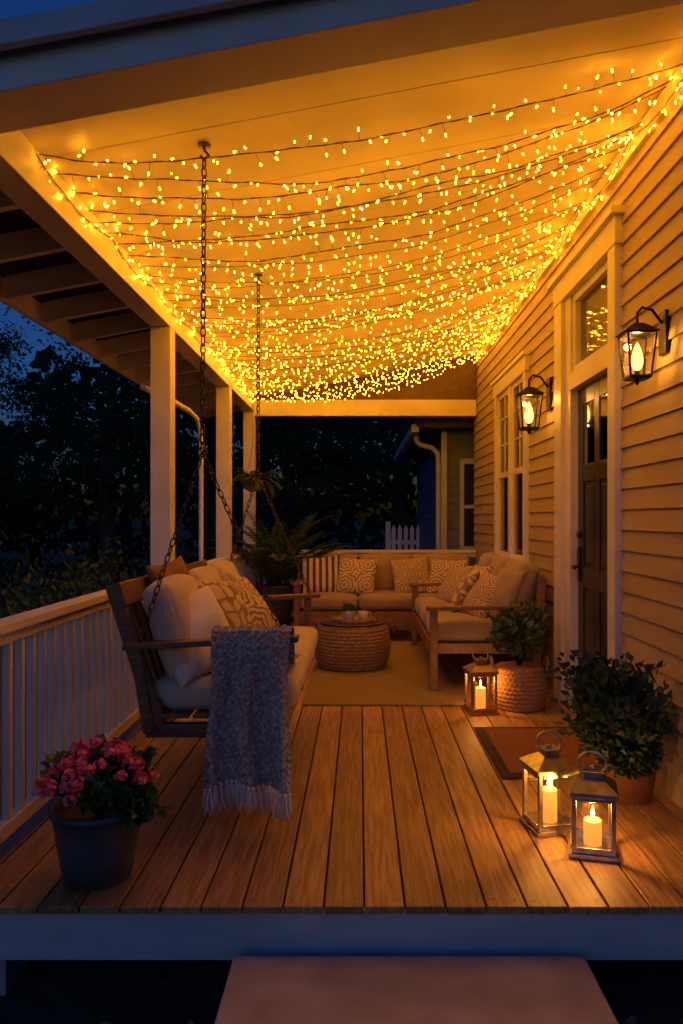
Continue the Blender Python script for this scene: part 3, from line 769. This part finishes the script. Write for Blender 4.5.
for k,(x,y,rx,rz) in enumerate([(-2.9,7.0,.7,.62),(-3.6,9.2,1.0,.8),(-2.5,11.0,.9,.7),(-4.6,5.6,.9,.5),(-.6,12.4,1.2,.6)]):
    b=MB(); shrub(b,(0,0,rz),rx,rx,rz,1500,.10,.05,0,40,(0,0,0)); b.obj('garden_bush',[M_leafd,M_bark],loc=(x,y,-.4))

# ------------------------------------------------------------------ neighbour wing
NH=empty('neighbor_house',(2.6,12.5,0))
b=MB(); b.bx(1.17,4.5,10.7,15.5,-.4,2.6); b.obj('core',M_blue,NH,world=True)
b=MB(); z=-.1
while z<2.55:
    b.add([(1.155,10.68,z),(4.5,10.68,z),(4.5,10.698,z+.12),(1.155,10.698,z+.12)],[(0,1,2,3)]); b.add([(1.155,10.68,z),(1.155,15.5,z),(1.169,15.5,z+.12),(1.169,10.68,z+.12)],[(3,2,1,0)])
    b.add([(1.155,10.68,z),(4.5,10.68,z),(4.5,10.7,z),(1.155,10.7,z)],[(3,2,1,0)])
    z+=.12
b.obj('siding',M_blue,NH,world=True)
b=MB(); b.bx(1.14,1.22,10.64,10.72,-.4,2.58)
b.bx(1.40,1.46,10.64,10.675,.9,2.2); b.bx(1.8,1.86,10.64,10.675,.9,2.2); b.bx(1.46,1.8,10.64,10.675,2.12,2.2); b.bx(1.46,1.8,10.64,10.675,.9,.97); b.bx(1.46,1.8,10.645,10.675,1.5,1.55)
b.bx(.70,.80,10.3,15.8,2.53,2.64)
b.tube([(.80,10.75,2.53),(.80,10.75,2.45),(.86,10.75,2.40),(1.02,10.75,2.36),(1.10,10.75,2.28),(1.11,10.75,2.15),(1.11,10.75,-.3)],.038,10)
b.obj('trim',M_bluetrim,NH,bevel=.004,world=True)
b=MB(); b.bx(1.46,1.8,10.66,10.67,.97,2.12); b.obj('window_glass',M_winglass,NH,world=True)
b=MB(); b.prism([(.78,2.60),(5,2.60),(5,3.7),(2.9,3.7),(.72,2.68)],10.3,15.8); b.obj('roof',M_roof,NH,world=True)

b=MB(); 
for k in range(16):
    x=.62+k*.12; b.add([(x,14.9,-.4),(x+.08,14.9,-.4),(x+.08,14.9,1.15),(x+.04,14.9,1.24),(x,14.9,1.15),(x,14.925,-.4),(x+.08,14.925,-.4),(x+.08,14.925,1.15),(x+.04,14.925,1.24),(x,14.925,1.15)],[(0,1,2,3,4),(9,8,7,6,5),(0,5,6,1),(1,6,7,2),(2,7,8,3),(3,8,9,4),(4,9,5,0)])
b.bx(.55,2.6,14.93,14.97,.1,.18); b.bx(.55,2.6,14.93,14.97,.85,.93); b.bx(.5,.6,14.88,14.98,-.4,1.3)
b.obj('picket_fence',M_fence)

# ------------------------------------------------------------------ trees
def tree_mesh(h,cr,n,sd_):
    random.seed(sd_); b=MB()
    tp=[Vector((0.15*math.sin(k*1.1+sd_)*k/3,0.12*math.cos(k*1.7)*k/3,h*.8*k/6)) for k in range(7)]
    b.tube(tp,[.22*(1-k/7.5)+.02 for k in range(7)],9,1)
    cl=[]
    for k in range(34):
        f=U(.25,1.0); p0=tp[0].lerp(tp[-1],f); a=U(0,6.28); rr=cr*(1.1-.75*f)*U(.55,1.1)
        q=p0+Vector((rr*math.cos(a),rr*math.sin(a),U(.1,.9)*cr*.4)); m_=p0.lerp(q,.5)+Vector((0,0,-.1))
        b.tube([p0,m_,q],[.06,.035,.012],5,1); cl.append((q,U(.35,.8))); cl.append((m_.lerp(q,.4),U(.3,.55)))
    for i in range(n):
        c,r=random.choice(cl); d=Vector((random.gauss(0,1),random.gauss(0,1),random.gauss(0,.7))); p=c+d*r*.55
        b.leaf(p,(U(-1,1),U(-1,1),U(-.8,.4)),U(.09,.17),U(.045,.08),0)
    me=bpy.data.meshes.new('tree'); me.from_pydata(b.v,[],b.f); me.materials.append(M_tree); me.materials.append(M_bark)
    me.polygons.foreach_set('material_index',b.m); return me
TM=[tree_mesh(6.5,2.3,8500,3),tree_mesh(8,2.8,9500,8)]
random.seed(5)
for x,y,s,k in [(-9.5,14.5,.85,0),(-5.6,17,.95,1),(-10.5,21,.95,1),(-1.5,17.5,1.0,0),(1.0,19,1.1,1),(-3.8,20,1.2,0),(3.5,21,1.1,1),(-13,15,.9,0),(-14,21,1.0,1)]:
    o=bpy.data.objects.new('tree',TM[k]); COL.objects.link(o); o.location=(x,y,-.42); o.scale=(s,s,s*U(.85,1.1)); o.rotation_euler=(0,0,U(0,6))
b=MB()
for i in range(21000):
    a=U(-.2,3.34); r=U(24,30); x=r*math.cos(a); y=r*math.sin(a)+2
    hm=4.6+2.4*noise.noise(Vector((a*4,0,0)))+1.7*noise.noise(Vector((a*13,3,0)))
    if .9<a<2.0: hm+=2.8
    z=-.4+hm*U(0,1)**.8
    b.leaf((x,y,z),(U(-1,1),U(-1,1),U(-.8,.5)),U(.4,.8),U(.28,.45),0)
b.obj('distant_tree_line',M_tree)

# ------------------------------------------------------------------ world + added dusk fill + camera
wd=bpy.data.worlds.new('World'); scene.world=wd; wd.use_nodes=True
n=wd.node_tree.nodes; l=wd.node_tree.links; bg=n['Background']
sky=n.new('ShaderNodeTexSky'); sky.sky_type='NISHITA'; sky.sun_disc=False
sky.sun_elevation=R(1.0); sky.sun_rotation=R(200); sky.air_density=1.0; sky.ozone_density=3.0
mx=n.new('ShaderNodeMix'); mx.data_type='RGBA'; mx.blend_type='MULTIPLY'; mx.inputs['Factor'].default_value=1
l.new(sky.outputs[0],mx.inputs['A']); mx.inputs['B'].default_value=(.22,.46,1,1)
l.new(mx.outputs['Result'],bg.inputs['Color']); bg.inputs['Strength'].default_value=.23
sl=bpy.data.lights.new('dusk_fill','SUN'); sl.energy=.06; sl.angle=R(20); sl.color=(.4,.53,1)  # weak blue lamp added to brighten the fascia; dusk has no such source
so=bpy.data.objects.new('dusk_fill',sl); COL.objects.link(so); so.rotation_euler=(R(70),0,R(-20))
cam=bpy.data.cameras.new('camera'); co=bpy.data.objects.new('camera',cam); COL.objects.link(co)
co.location=(0,0,1.366); co.rotation_euler=(R(90),0,0)
cam.sensor_fit='VERTICAL'; cam.sensor_height=24; cam.lens=24*760/1024; cam.shift_x=-18.5/1024; cam.shift_y=6/1024
cam.clip_end=1000; cam.clip_start=.05
scene.camera=co
scene.view_settings.view_transform='Standard'; scene.view_settings.look='None'; scene.view_settings.exposure=0
